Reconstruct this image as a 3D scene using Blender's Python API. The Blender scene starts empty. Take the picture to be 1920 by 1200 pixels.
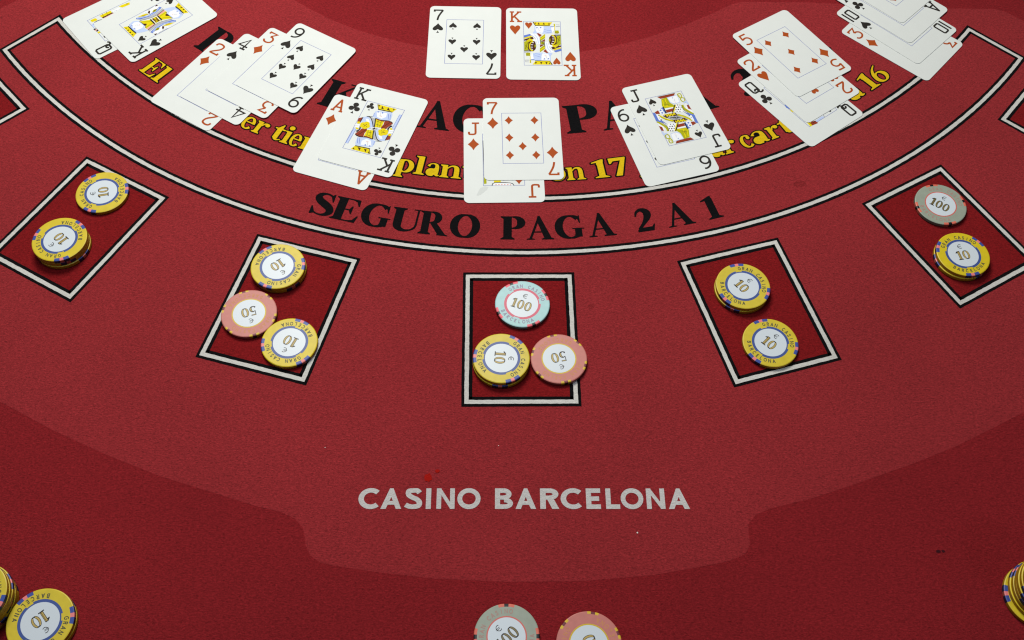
# Close-up of a casino card table: red felt, printed layout, dealt cards and betting chips.
# Lengths in the data below are millimetres on the table plane (x to the right, y away from the players).
import bpy, math, random, json
from mathutils import Matrix, Vector
from mathutils.geometry import delaunay_2d_cdt, tessellate_polygon
random.seed(7)
C = bpy.context.scene.collection
SC = bpy.context.scene
MM = 0.001

# ------------------------------------------------------------------ camera, world, lamps, exposure
PITCH, ROLL, HEIGHT, FPX = 1.0205638812, 0.0366082305, 622.264 * MM, 1887.584
cam_d = bpy.data.cameras.new("camera")
cam_d.sensor_width = 36.0
cam_d.lens = FPX / 1920 * 36.0
cam_d.clip_start = 0.02
cam_d.clip_end = 50
cam = bpy.data.objects.new("camera", cam_d)
C.objects.link(cam)
s_, c_ = math.sin(PITCH), math.cos(PITCH)
R0, U0, F0 = Vector((1, 0, 0)), Vector((0, s_, c_)), Vector((0, c_, -s_))
Rv = R0 * math.cos(ROLL) + U0 * math.sin(ROLL)
Uv = U0 * math.cos(ROLL) - R0 * math.sin(ROLL)
cam.matrix_world = Matrix(((Rv.x, Uv.x, -F0.x, 0), (Rv.y, Uv.y, -F0.y, 0), (Rv.z, Uv.z, -F0.z, HEIGHT), (0, 0, 0, 1)))
SC.camera = cam

world = bpy.data.worlds.new("World")
SC.world = world
world.use_nodes = True
world.node_tree.nodes["Background"].inputs[0].default_value = (0.95, 0.98, 1.0, 1)
world.node_tree.nodes["Background"].inputs[1].default_value = 0.04


def lamp(name, loc, target, size, power, color):
    d = bpy.data.lights.new(name, 'AREA')
    d.shape = 'DISK'
    d.size = size
    d.energy = power
    d.color = color
    o = bpy.data.objects.new(name, d)
    C.objects.link(o)
    o.location = loc
    o.rotation_euler = (Vector(target) - Vector(loc)).to_track_quat('-Z', 'Y').to_euler()
    return o


lamp("ceiling_lamp", (-0.22, 1.04, 1.00), (-0.02, 0.64, 0), 0.50, 13.2, (1.0, 0.98, 0.89))
lamp("ceiling_lamp", (-0.24, 0.46, 1.40), (-0.20, 0.40, 0), 0.40, 4.2, (0.78, 0.88, 1.0))
lamp("ceiling_lamp", (-0.72, -0.16, 1.30), (-0.15, 0.25, 0), 0.22, 0.35, (0.72, 0.83, 1.0))
lamp("ceiling_lamp", (0.86, -0.40, 0.90), (0.15, 0.25, 0), 0.16, 1.2, (0.70, 0.80, 1.0))
SC.view_settings.view_transform = 'Standard'
SC.view_settings.look = 'None'
SC.view_settings.exposure = 0.0
SC.view_settings.gamma = 1.0
SC.cycles.filter_width = 1.2

# ------------------------------------------------------------------ materials


def lin(r, g, b):
    f = lambda v: v / 12.92 if v <= 0.04045 else ((v + 0.055) / 1.055) ** 2.4
    return (f(r / 255), f(g / 255), f(b / 255), 1.0)


def new_mat(name):
    m = bpy.data.materials.new(name)
    m.use_nodes = True
    nt = m.node_tree
    return m, nt, nt.nodes["Principled BSDF"]


def felt(name, col, var=0.48, sheen=0.12, bump=0.9):
    """woven, slightly wrinkled felt: elongated grain in colour and relief"""
    m, nt, b = new_mat(name)
    N, L = nt.nodes, nt.links
    geo = N.new('ShaderNodeNewGeometry')
    mp = N.new('ShaderNodeMapping')
    mp.inputs['Scale'].default_value = (620, 1280, 1280)
    mp.inputs['Rotation'].default_value = (0, 0, -0.04)
    L.new(geo.outputs['Position'], mp.inputs['Vector'])
    n1 = N.new('ShaderNodeTexNoise')
    n1.inputs['Scale'].default_value = 1.0
    n1.inputs['Detail'].default_value = 3.0
    n1.inputs['Roughness'].default_value = 0.65
    n1.inputs['Distortion'].default_value = 1.0
    L.new(mp.outputs[0], n1.inputs['Vector'])
    n2 = N.new('ShaderNodeTexNoise')                      # broad, faint wear
    n2.inputs['Scale'].default_value = 9.0
    n2.inputs['Detail'].default_value = 3.0
    L.new(geo.outputs['Position'], n2.inputs['Vector'])
    r1 = N.new('ShaderNodeMapRange')
    r1.inputs[1].default_value, r1.inputs[2].default_value = 0.28, 0.72
    r1.inputs[3].default_value, r1.inputs[4].default_value = 1 - var, 1 + var
    L.new(n1.outputs[0], r1.inputs[0])
    r2 = N.new('ShaderNodeMapRange')
    r2.inputs[1].default_value, r2.inputs[2].default_value = 0.3, 0.7
    r2.inputs[3].default_value, r2.inputs[4].default_value = 0.93, 1.07
    L.new(n2.outputs[0], r2.inputs[0])
    mu = N.new('ShaderNodeMath')
    mu.operation = 'MULTIPLY'
    L.new(r1.outputs[0], mu.inputs[0])
    L.new(r2.outputs[0], mu.inputs[1])
    mix = N.new('ShaderNodeVectorMath')
    mix.operation = 'SCALE'
    mix.inputs[0].default_value = col[:3]
    L.new(mu.outputs[0], mix.inputs['Scale'])
    L.new(mix.outputs[0], b.inputs['Base Color'])
    bp = N.new('ShaderNodeBump')
    bp.inputs['Strength'].default_value = bump
    bp.inputs['Distance'].default_value = 0.0006
    L.new(n1.outputs[0], bp.inputs['Height'])
    L.new(bp.outputs[0], b.inputs['Normal'])
    b.inputs['Roughness'].default_value = 0.92
    b.inputs['Specular IOR Level'].default_value = 0.07
    b.inputs['Sheen Weight'].default_value = sheen
    b.inputs['Sheen Roughness'].default_value = 0.5
    b.inputs['Sheen Tint'].default_value = (1.0, 0.75, 0.8, 1)
    return m


def plain(name, col, rough=0.5, spec=0.3, var=0.0, scale=60.0, metal=0.0, bump=0.0):
    m, nt, b = new_mat(name)
    b.inputs['Base Color'].default_value = col
    b.inputs['Roughness'].default_value = rough
    b.inputs['Specular IOR Level'].default_value = spec
    b.inputs['Metallic'].default_value = metal
    if var or bump:
        N, L = nt.nodes, nt.links
        geo = N.new('ShaderNodeNewGeometry')
        n1 = N.new('ShaderNodeTexNoise')
        n1.inputs['Scale'].default_value = scale
        n1.inputs['Detail'].default_value = 4.0
        L.new(geo.outputs['Position'], n1.inputs['Vector'])
        r1 = N.new('ShaderNodeMapRange')
        r1.inputs[1].default_value, r1.inputs[2].default_value = 0.3, 0.7
        r1.inputs[3].default_value, r1.inputs[4].default_value = 1 - var, 1 + var
        L.new(n1.outputs[0], r1.inputs[0])
        mix = N.new('ShaderNodeVectorMath')
        mix.operation = 'SCALE'
        mix.inputs[0].default_value = col[:3]
        L.new(r1.outputs[0], mix.inputs['Scale'])
        L.new(mix.outputs[0], b.inputs['Base Color'])
        if name.endswith('chip_clay'):                    # each chip is worn a little differently
            oi = N.new('ShaderNodeObjectInfo')
            hs = N.new('ShaderNodeHueSaturation')
            for sock, lo, hi in (('Saturation', .94, 1.0), ('Value', .96, 1.06)):
                rr = N.new('ShaderNodeMapRange')
                rr.inputs[3].default_value, rr.inputs[4].default_value = lo, hi
                L.new(oi.outputs['Random'], rr.inputs[0])
                L.new(rr.outputs[0], hs.inputs[sock])
            L.new(mix.outputs[0], hs.inputs['Color'])
            L.new(hs.outputs[0], b.inputs['Base Color'])
        if bump:
            bp = N.new('ShaderNodeBump')
            bp.inputs['Strength'].default_value = bump
            bp.inputs['Distance'].default_value = 0.0002
            L.new(n1.outputs[0], bp.inputs['Height'])
            L.new(bp.outputs[0], b.inputs['Normal'])
    return m


M = dict(
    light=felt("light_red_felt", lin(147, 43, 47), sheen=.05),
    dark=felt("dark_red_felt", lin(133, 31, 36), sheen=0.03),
    box=felt("box_red_felt", lin(126, 23, 26), sheen=0.02),
    fblack=felt("black_felt_print", lin(16, 15, 17), sheen=0.0),
    fwhite=felt("white_felt_print", lin(210, 207, 202), var=0.14, sheen=0.02),
    flogo=felt("grey_felt_print", lin(204, 200, 198), var=0.14, sheen=0.02),
    fyellow=felt("yellow_felt_print", lin(222, 186, 26), var=0.14, sheen=0.02),
    stain_red=felt("red_wax_stain", lin(168, 26, 20), var=0.2, sheen=0.0),
    stain_dim=felt("faint_felt_stain", lin(134, 39, 42), sheen=0.0),
    stain_black=felt("black_scuff", lin(62, 24, 30), var=0.2, sheen=0.0),
    lint=plain("white_lint", lin(225, 215, 210), 0.8, 0.1),
    wood=plain("table_board", lin(70, 45, 35), 0.6, 0.3, 0.15, 20),
    card=plain("card_stock", lin(222, 225, 223), 0.5, 0.22, 0.012, 90),
    ink_black=plain("black_card_ink", lin(46, 43, 40), 0.6, 0.08),
    ink_red=plain("orange_red_card_ink", lin(170, 76, 30), 0.6, 0.08),
    line=plain("blue_grey_card_line", lin(138, 145, 190), 0.6, 0.08),
    smudge=plain("grey_card_smudge", lin(212, 215, 213), 0.6, 0.08),
    y=plain("court_yellow_ink", lin(226, 206, 16), 0.6, 0.08),
    g=plain("court_green_yellow_ink", lin(172, 172, 20), 0.6, 0.08),
    r=plain("court_red_ink", lin(146, 58, 36), 0.6, 0.08),
    k=plain("court_black_ink", lin(36, 34, 40), 0.6, 0.08),
    b=plain("court_blue_ink", lin(96, 122, 202), 0.6, 0.08),
    l=plain("court_pale_blue_ink", lin(188, 203, 238), 0.6, 0.08),
    w=plain("court_white", lin(238, 240, 244), 0.6, 0.08),
    n=plain("court_brown_ink", lin(74, 36, 24), 0.6, 0.08),
    s=plain("court_grey_ink", lin(176, 178, 184), 0.6, 0.08),
    p=plain("court_pink_ink", lin(222, 170, 160), 0.6, 0.08),
    c_yellow=plain("yellow_chip_clay", lin(216, 191, 14), 0.42, 0.35, 0.06, 240, bump=0.15),
    e_yellow=plain("shaded_yellow_chip_edge", lin(160, 122, 16), 0.5, 0.3, 0.12, 300),  # chip sides: clay colours darkened to paint in the shade there
    e_pink=plain("shaded_pink_chip_edge", lin(146, 78, 74), 0.5, 0.3, 0.12, 300),
    e_blue=plain("shaded_blue_chip_edge", lin(104, 132, 134), 0.5, 0.3, 0.12, 300),
    e_grey=plain("shaded_grey_chip_edge", lin(98, 106, 96), 0.5, 0.3, 0.12, 300),
    e_navy=plain("shaded_navy_spot_edge", lin(28, 32, 58), 0.5, 0.3, 0.12, 300),  # spot sides: darker copies of the spot colours, shade painted in
    e_spot=plain("shaded_pink_spot_edge", lin(158, 82, 70), 0.5, 0.3, 0.12, 300),
    e_black=plain("shaded_black_spot_edge", lin(20, 18, 20), 0.5, 0.3),
    e_gold=plain("shaded_gold_spot_edge", lin(150, 116, 30), 0.5, 0.3, 0.12, 300),
    c_pink=plain("pink_chip_clay", lin(202, 116, 106), 0.42, 0.35, 0.05, 240, bump=0.15),
    c_blue=plain("pale_blue_chip_clay", lin(164, 204, 206), 0.42, 0.35, 0.05, 240, bump=0.15),
    c_grey=plain("grey_green_chip_clay", lin(158, 166, 150), 0.42, 0.35, 0.05, 240, bump=0.15),
    s_navy=plain("navy_edge_spot", lin(62, 82, 158), 0.42, 0.35, 0.06, 240),
    s_pink=plain("pink_edge_spot", lin(236, 132, 134), 0.42, 0.35, 0.05, 240),
    s_rose=plain("rose_edge_spot", lin(236, 96, 112), 0.42, 0.35, 0.05, 240),
    s_coral=plain("coral_edge_spot", lin(224, 112, 92), 0.42, 0.35, 0.05, 240),
    s_black=plain("black_edge_spot", lin(26, 25, 30), 0.42, 0.35),
    s_maroon=plain("maroon_edge_spot", lin(120, 52, 58), 0.42, 0.35),
    s_yellow=plain("yellow_edge_spot", lin(220, 184, 50), 0.42, 0.35, 0.05, 240),
    t_yellow=plain("olive_chip_lettering", lin(74, 76, 62), 0.5, 0.3),
    t_pink=plain("ochre_chip_lettering", lin(204, 138, 92), 0.5, 0.3),
    t_blue=plain("mauve_chip_lettering", lin(150, 138, 162), 0.5, 0.3),
    t_grey=plain("dull_pink_chip_lettering", lin(176, 138, 128), 0.5, 0.3),
    inlay=plain("white_chip_inlay", lin(214, 222, 230), 0.35, 0.4),
    r_navy=plain("navy_inlay_ring", lin(66, 86, 150), 0.42, 0.35),
    r_rose=plain("rose_inlay_ring", lin(212, 92, 116), 0.42, 0.35),
    r_coral=plain("coral_inlay_ring", lin(212, 108, 98), 0.42, 0.35),
    r_yellow=plain("yellow_inlay_ring", lin(214, 180, 40), 0.42, 0.35),
    num=plain("dark_numeral_outline", lin(44, 42, 44), 0.4, 0.3),
    gold=plain("gold_numeral_fill", lin(192, 166, 96), 0.4, 0.3),
    olive=plain("dull_gold_numeral_fill", lin(128, 112, 66), 0.4, 0.4),
)

# ------------------------------------------------------------------ 2-D shapes (lists of simple polygons)


def arc(cx, cy, rx, ry, a0, a1, n=None):
    n = n or max(6, int(abs(a1 - a0) / 12))
    return [(cx + rx * math.cos(math.radians(a0 + (a1 - a0) * i / n)),
             cy + ry * math.sin(math.radians(a0 + (a1 - a0) * i / n))) for i in range(n + 1)]


def smooth(pts, k=5):
    out = []
    P = [pts[0]] + list(pts) + [pts[-1]]
    for i in range(1, len(P) - 2):
        p0, p1, p2, p3 = P[i - 1:i + 3]
        for j in range(k):
            t = j / k
            out.append(tuple(0.5 * (2 * p1[a] + (p2[a] - p0[a]) * t + (2 * p0[a] - 5 * p1[a] + 4 * p2[a] - p3[a]) * t * t
                                    + (3 * p1[a] - p0[a] - 3 * p2[a] + p3[a]) * t ** 3) for a in range(len(p1))))
    out.append(tuple(pts[-1]))
    return out


def ribbon(path, widths, closed=False):
    """quads along a path; widths one value or one per point"""
    n = len(path)
    if closed and math.dist(path[0][:2], path[-1][:2]) < 1e-9:
        path = path[:-1]
        n -= 1
    if not hasattr(widths, '__len__'):
        widths = [widths] * n
    Lf, Rt = [], []
    for i in range(n):
        a = path[i - 1] if (i > 0 or closed) else path[i]
        b = path[(i + 1) % n] if (i < n - 1 or closed) else path[i]
        p = path[i]
        d1 = Vector((p[0] - a[0], p[1] - a[1]))
        d2 = Vector((b[0] - p[0], b[1] - p[1]))
        d1 = d1.normalized() if d1.length > 1e-9 else d2.normalized()
        d2 = d2.normalized() if d2.length > 1e-9 else d1
        t = d1 + d2
        t = t.normalized() if t.length > 1e-6 else d1
        m = min(1.6, 1.0 / max(0.3, t.dot(d1)))
        nx, ny = -t.y, t.x
        h = widths[i] / 2 * m
        Lf.append((p[0] + nx * h, p[1] + ny * h))
        Rt.append((p[0] - nx * h, p[1] - ny * h))
    out = []
    for i in range(n if closed else n - 1):
        j = (i + 1) % n
        out.append([Lf[i], Rt[i], Rt[j], Lf[j]])
    return out


WT = [1.0]          # stroke weight of the serif letters


def pen(path, thick, thin, closed=False):
    thick *= WT[0]
    n = len(path)
    w = []
    for i in range(n):
        a, b = path[max(0, i - 1)], path[min(n - 1, i + 1)]
        if closed and i in (0, n - 1):
            a, b = path[n - 2], path[1]
        d = math.dist(a, b) or 1
        w.append(thin + (thick - thin) * (abs(b[1] - a[1]) / d) ** 1.4)
    if closed:
        w = w[:-1]
        path = path[:-1]
    return ribbon(path, w, closed)


def wsm(pts):
    """smooth path from (x, y, width) points"""
    q = smooth(pts, 5)
    return ribbon([(a[0], a[1]) for a in q], [max(0.045, a[2] * WT[0]) for a in q])


def rect(x0, y0, x1, y1):
    return [(x0, y0), (x1, y0), (x1, y1), (x0, y1)]


def disc(x, y, r, n=16):
    return [(x + r * math.cos(2 * math.pi * i / n), y + r * math.sin(2 * math.pi * i / n)) for i in range(n)]


def poly_area(p):
    return sum(p[i][0] * p[(i + 1) % len(p)][1] - p[(i + 1) % len(p)][0] * p[i][1] for i in range(len(p))) / 2


def inflate(polys, o):
    out = list(polys)
    for p in polys:
        n = len(p)
        for i in range(n):
            a, b = p[i], p[(i + 1) % n]
            d = math.dist(a, b)
            if d < 1e-6:
                continue
            ux, uy = (b[0] - a[0]) / d * o, (b[1] - a[1]) / d * o
            out.append([(a[0] - uy, a[1] + ux), (a[0] - ux * .7 - uy * .7, a[1] - uy * .7 + ux * .7), (a[0] - ux, a[1] - uy),
                        (a[0] - ux * .7 + uy * .7, a[1] - uy * .7 - ux * .7), (a[0] + uy, a[1] - ux), (b[0] + uy, b[1] - ux), (b[0] - uy, b[1] + ux)])
    return out


def union(polys):
    """triangulated union of overlapping simple polygons -> (verts, faces)"""
    v, f = [], []
    for p in polys:
        if abs(poly_area(p)) < 1e-9:
            continue
        if poly_area(p) < 0:
            p = p[::-1]
        f.append(list(range(len(v), len(v) + len(p))))
        v += [Vector(q[:2]) for q in p]
    r = delaunay_2d_cdt(v, [], f, 1, 1e-6)
    return [(q.x, q.y) for q in r[0]], [list(t) for t, src in zip(r[2], r[5]) if src]      # enclosed holes have no source polygon


def stem(x0, x1, y0=0.0, y1=1.0, foot=(1, 1), head=(1, 1), o=0.085, s=0.05):
    m, h = (x0 + x1) / 2, (x1 - x0) / 2 * WT[0]
    x0, x1 = m - h, m + h
    P = [rect(x0, y0, x1, y1)]
    if foot[0] or foot[1]:
        a, b = x0 - o * foot[0], x1 + o * foot[1]
        P.append([(a, y0), (b, y0), (b, y0 + s * .8), (x1, y0 + s * 2.1), (x0, y0 + s * 2.1), (a, y0 + s * .8)])
    if head[0] or head[1]:
        a, b = x0 - o * head[0], x1 + o * head[1]
        P.append([(a, y1), (a, y1 - s * .8), (x0, y1 - s * 2.1), (x1, y1 - s * 2.1), (b, y1 - s * .8), (b, y1)])
    return P


def serif_glyph(ch):
    T, t = 0.24, 0.06
    if ch == 'B':
        return stem(.1, .33, foot=(1, 0), head=(1, 0)) + [rect(.3, .955, .4, 1), rect(.3, .51, .42, .558), rect(.3, 0, .44, .048)] + \
            pen(arc(.38, .757, .24, .221, 90, -90), .22, t) + pen(arc(.42, .279, .28, .255, 90, -90), .23, t)
    if ch == 'E':
        return stem(.1, .33, foot=(1, 0), head=(1, 0)) + [[(.33, 1), (.72, 1), (.74, .72), (.70, .72), (.62, .9), (.5, .95), (.33, .95)],
                [(.33, .05), (.5, .05), (.66, .1), (.76, .3), (.8, .3), (.75, 0), (.33, 0)],
                [(.33, .48), (.47, .48), (.53, .34), (.57, .34), (.57, .68), (.53, .68), (.47, .53), (.33, .53)]]
    if ch in 'CG':
        P = pen(arc(.5, .5, .38, .476, 48, 308 if ch == 'C' else 295), T, t)
        P.append([(.70, .87), (.77, .80), (.80, .66), (.84, .66), (.83, .99), (.80, .99), (.77, .92)])
        if ch == 'G':
            P += [rect(.64, .06, .87, .43), rect(.56, .40, .95, .44), [(.60, .02), (.72, .03), (.87, .10), (.87, .2), (.64, .2)]]
        return P
    if ch == 'K':
        return stem(.1, .33) + ribbon([(.31, .40), (.80, .97)], .062) + [rect(.60, .957, .96, 1.0)] + \
            [[(.40, .53), (.56, .70), (.95, .04), (.65, .04)], [(.57, 0), (1.02, 0), (1.02, .035), (.95, .07), (.65, .07), (.57, .035)]]
    if ch == 'A':
        return ribbon([(.14, .02), (.475, .95)], .085) + [[(.44, 1.02), (.52, 1.02), (.92, .03), (.65, .03), (.39, .84)],
                rect(.24, .30, .74, .35), [(0, 0), (.30, 0), (.30, .035), (.18, .06), (.1, .06), (0, .035)],
                [(.55, 0), (1.0, 0), (1.0, .035), (.92, .07), (.64, .07), (.55, .035)]]
    if ch == 'O':
        return pen(arc(.5, .5, .385, .477, 0, 360), .25, t, True)
    if ch == 'P':
        return stem(.1, .33, head=(1, 0)) + [rect(.3, .955, .4, 1), rect(.3, .46, .4, .508)] + pen(arc(.38, .732, .25, .245, 90, -90), .23, t)
    if ch == 'R':
        return stem(.1, .33, head=(1, 0)) + [rect(.3, .955, .4, 1), rect(.3, .485, .4, .53)] + pen(arc(.38, .743, .24, .233, 90, -90), .22, t) + \
            [[(.36, .5), (.58, .53), (.95, .04), (.67, .04)], [(.64, 0), (1.02, 0), (1.02, .035), (.93, .06), (.66, .06)]]
    if ch == 'S':
        return wsm([(.66, .80, .05), (.56, .925, .06), (.40, .965, .07), (.25, .90, .13), (.195, .77, .2), (.28, .63, .23), (.47, .51, .25),
                    (.64, .385, .23), (.69, .23, .2), (.60, .09, .12), (.43, .035, .06), (.25, .08, .05), (.14, .22, .05)]) + \
            [[(.63, 1.0), (.68, 1.0), (.70, .67), (.66, .67), (.56, .9)], [(.10, 0), (.14, 0), (.26, .07), (.13, .34), (.09, .34)]]
    if ch == 'U':
        return stem(.1, .33, .3, 1, foot=(0, 0)) + wsm([(.215, .34, .23), (.23, .2, .22), (.32, .09, .16), (.48, .045, .09), (.64, .09, .06), (.75, .2, .06), (.785, .34, .06)]) + \
            [rect(.755, .3, .815, 1), rect(.64, .957, .93, 1)]
    if ch == '1':
        return stem(.2, .44, 0, .9, head=(0, 0), o=.13) + [[(.44, .88), (.44, 1.0), (.37, 1.0), (.04, .86), (.04, .81), (.20, .84), (.2, .7)]]
    if ch == '2':
        return wsm([(.09, .68, .05), (.15, .85, .08), (.30, .945, .12), (.45, .88, .2), (.51, .74, .24), (.46, .57, .2), (.32, .36, .12), (.10, .11, .08)]) + \
            [[(.04, 0), (.60, 0), (.68, .28), (.64, .28), (.56, .17), (.16, .17), (.04, .08)]]
    if ch == '3':
        return wsm([(.06, .74, .05), (.14, .88, .08), (.29, .95, .11), (.43, .89, .19), (.46, .76, .22), (.40, .63, .16), (.22, .54, .05)]) + \
            wsm([(.22, .55, .05), (.42, .49, .14), (.52, .34, .22), (.49, .17, .22), (.36, .06, .13), (.2, .04, .08), (.1, .09, .1)]) + [disc(.12, .11, .085)]
    if ch == '7':
        return [[(.05, 1.0), (.64, 1.0), (.64, .92), (.60, .83), (.2, .83), (.11, .70), (.06, .70)], [(.64, .95), (.46, .85), (.19, 0), (.41, 0)]]
    if ch == '6':
        return pen(arc(.37, .31, .235, .285, 0, 360), .2, t, True) + wsm([(.13, .34, .2), (.18, .6, .17), (.34, .84, .11), (.57, 1.0, .05)])
    if ch == 'a':
        return wsm([(.1, .52, .15), (.17, .64, .07), (.3, .68, .07), (.43, .61, .15), (.455, .45, .2), (.455, .22, .2), (.48, .07, .14), (.59, .06, .05)]) + \
            pen(arc(.25, .2, .15, .175, 60, 300), .18, .06) + ribbon([(.3, .36), (.42, .43)], .06) + ribbon([(.28, .04), (.42, .13)], .06)
    if ch == 'c':
        return pen(arc(.33, .35, .24, .325, 48, 318), .2, t) + [disc(.46, .53, .09)]
    if ch == 'e':
        return pen(arc(.33, .35, .235, .325, 2, 322), .19, t) + [rect(.2, .37, .62, .43)]
    if ch == 'i':
        return stem(.1, .31, 0, .69, head=(1, 0)) + [disc(.2, .9, .115)]
    if ch == 'l':
        return stem(.1, .31, 0, 1, head=(1, 0))
    if ch == 'n':
        return stem(.08, .28, 0, .69, head=(1, 0), o=.07) + wsm([(.26, .5, .05), (.36, .62, .07), (.47, .645, .11), (.56, .57, .18), (.585, .4, .2), (.585, .03, .2)]) + \
            [[(.42, 0), (.76, 0), (.76, .035), (.685, .08), (.485, .08), (.42, .035)]]
    if ch == 'o':
        return pen(arc(.33, .35, .235, .325, 0, 360), .2, t, True)
    if ch == 'p':
        return stem(.08, .29, -.28, .69, head=(1, 0), o=.07) + pen(arc(.34, .35, .22, .325, 140, -140), .2, t)
    if ch == 'r':
        return stem(.08, .28, 0, .69, head=(1, 0), o=.07) + wsm([(.26, .46, .06), (.34, .61, .08), (.46, .655, .09)]) + [disc(.47, .585, .095)]
    if ch == 't':
        return [[(.12, .1), (.32, .1), (.32, .92), (.28, .92), (.12, .68)], rect(.02, .62, .45, .69)] + \
            wsm([(.22, .25, .2), (.235, .1, .17), (.32, .04, .08), (.46, .12, .05)])
    if ch == 'y':
        return [[(.04, .65), (.04, .69), (.34, .69), (.34, .65), (.44, .3), (.36, .02), (.10, .62)], rect(.42, .65, .68, .69), disc(.14, -.2, .1)] + \
            wsm([(.60, .66, .06), (.38, .05, .08), (.30, -.18, .1), (.16, -.25, .1)])
    return []


def sans_glyph(ch, w=0.2):
    h = w / 2
    if ch == 'C':
        return ribbon(arc(.5, .5, .5 - h, .5 - h + .01, 46, 314), w)
    if ch == 'G':
        return ribbon(arc(.5, .5, .5 - h, .5 - h, 46, 335), w) + [rect(.55, .40, 1 - h * .4, .40 + w * .9)]
    if ch == 'A':
        return [[(0, 0), (w * 1.12, 0), (.53, .70), (.56, 1.0), (.40, 1.0)], [(.96, 0), (.96 - w * 1.12, 0), (.43, .70), (.40, 1.0), (.56, 1.0)], rect(.2, .2, .76, .2 + w * .85)]
    if ch == 'S':
        return ribbon(smooth([(.60, .78), (.49, .90 + .1 - h), (.32, 1 - h), (.16, .86), (.16, .68), (.32, .55), (.48, .47), (.60, .32), (.56, .15), (.38, h), (.20, h + .01), (.04, .2)]), w)
    if ch == 'I':
        return [rect(0, 0, w, 1)]
    if ch == 'N':
        return [rect(0, 0, w, 1), rect(.85 - w, 0, .85, 1), [(0, 1), (w * .9, 1), (.85, 0), (.85 - w * .9, 0)]]
    if ch == 'O':
        return ribbon(arc(.53, .5, .53 - h, .5 - h + .01, 0, 360), w, True)
    if ch in 'BPR':
        P = [rect(0, 0, w, 1)]
        r = .27 - h * .55
        P += [rect(0, 1 - w, .36, 1), rect(0, .45, .36, .45 + w * .9)] + ribbon(arc(.36, .725 - h * .05, .25, .275 - h + .01, 90, -90), w)
        if ch == 'B':
            P += [rect(0, 0, .40, w)] + ribbon(arc(.40, .27, .27, .27 - h, 90, -90), w)
        if ch == 'R':
            P.append([(.26, .5), (.26 + w * 1.2, .5), (.74, 0), (.74 - w * 1.25, 0)])
        return P
    if ch == 'E':
        return [rect(0, 0, w, 1), rect(0, 0, .62, w), rect(0, 1 - w, .62, 1), rect(0, .5 - h, .56, .5 + h)]
    if ch == 'L':
        return [rect(0, 0, w, 1), rect(0, 0, .62, w)]
    return []


def card_glyph(ch, w=0.125):
    S = lambda pts: ribbon(pts, w)
    Q = lambda pts: ribbon(smooth(pts), w)
    if ch == 'A':
        return S([(.08, .04), (.345, .98)]) + S([(.345, .98), (.62, .04)]) + S([(.18, .34), (.53, .34)]) + S([(-.04, .05), (.2, .05)]) + S([(.48, .05), (.74, .05)]) + [disc(.345, .965, w / 2)]
    if ch == '2':
        return Q([(.04, .72), (.1, .9), (.32, .955), (.54, .88), (.57, .7), (.48, .5), (.22, .24), (.06, .05)]) + S([(.04, .05), (.62, .05), (.62, .2)])
    if ch == '3':
        return S([(.06, .8), (.06, .95), (.57, .95), (.29, .6)]) + Q([(.28, .59), (.46, .57), (.6, .41), (.56, .17), (.35, .05), (.14, .09), (.04, .24)])
    if ch == '4':
        return S([(.68, .3), (.03, .3), (.47, .97), (.47, .04)]) + S([(.28, .05), (.66, .05)])
    if ch == '5':
        return S([(.57, .95), (.14, .95), (.1, .53)]) + Q([(.1, .55), (.3, .63), (.5, .57), (.6, .36), (.5, .12), (.28, .045), (.05, .13)])
    if ch in '69':
        P = ribbon(arc(.33, .32, .27, .275, 0, 360), w, True) + Q([(.06, .34), (.09, .6), (.22, .83), (.42, .945), (.56, .93)])
        return P if ch == '6' else [[(.66 - x, 1 - y) for x, y in p] for p in P]
    if ch == '7':
        return S([(.05, .80), (.05, .95), (.6, .95)]) + Q([(.6, .95), (.45, .66), (.32, .34), (.26, .0)])
    if ch == '10':
        return S([(0, 0), (0, 1)]) + ribbon([(.25, .12), (.31, .05), (.6, .05), (.66, .12), (.66, .88), (.6, .95), (.31, .95), (.25, .88)], w, True)
    if ch == 'J':
        return S([(.24, .95), (.68, .95)]) + S([(.46, .95), (.46, .2)]) + Q([(.46, .24), (.44, .1), (.34, .05), (.18, .05), (.08, .08), (.06, .26)])
    if ch == 'Q':
        return ribbon([(.06, .15), (.14, .05), (.44, .05), (.52, .15), (.52, .88), (.44, .96), (.14, .96), (.06, .88)], w, True) + \
            Q([(.22, .16), (.3, .28), (.42, .26), (.44, .08), (.50, -.06), (.64, -.06), (.74, .02)])
    if ch == 'K':
        return S([(.12, .04), (.12, .96)]) + S([(-.02, .05), (.27, .05)]) + S([(-.02, .95), (.27, .95)]) + S([(.13, .36), (.58, .95)]) + S([(.44, .95), (.74, .95)]) + \
            S([(.27, .54), (.62, .05)]) + S([(.46, .05), (.78, .05)])
    return []


def mirror(h):
    return h + [(-x, y) for x, y in h[::-1] if abs(x) > 1e-6]


def pip(suit):
    if suit == 'd':
        return [[(0, .68), (.14, .40), (.30, .20), (.5, 0), (.30, -.20), (.14, -.40), (0, -.68), (-.14, -.40), (-.30, -.20), (-.5, 0), (-.30, .20), (-.14, .40)]]
    if suit == 'h':
        return [mirror([(0, -.62), (.10, -.44), (.26, -.18), (.42, .08), (.5, .30), (.46, .50), (.34, .61), (.2, .61), (.08, .53), (0, .42)])]
    if suit == 's':
        return [mirror([(0, .68), (.07, .54), (.2, .36), (.38, .17), (.48, 0), (.5, -.14), (.44, -.26), (.32, -.31), (.18, -.28), (.07, -.2), (0, -.14)]),
                [(0, -.30), (-.04, -.46), (-.14, -.63), (.14, -.63), (.04, -.46)]]
    return [disc(0, .40, .25), disc(-.26, -.06, .25), disc(.26, -.06, .25), disc(0, .1, .15), [(0, -.30), (-.04, -.46), (-.14, -.63), (.14, -.63), (.04, -.46)]]


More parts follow.
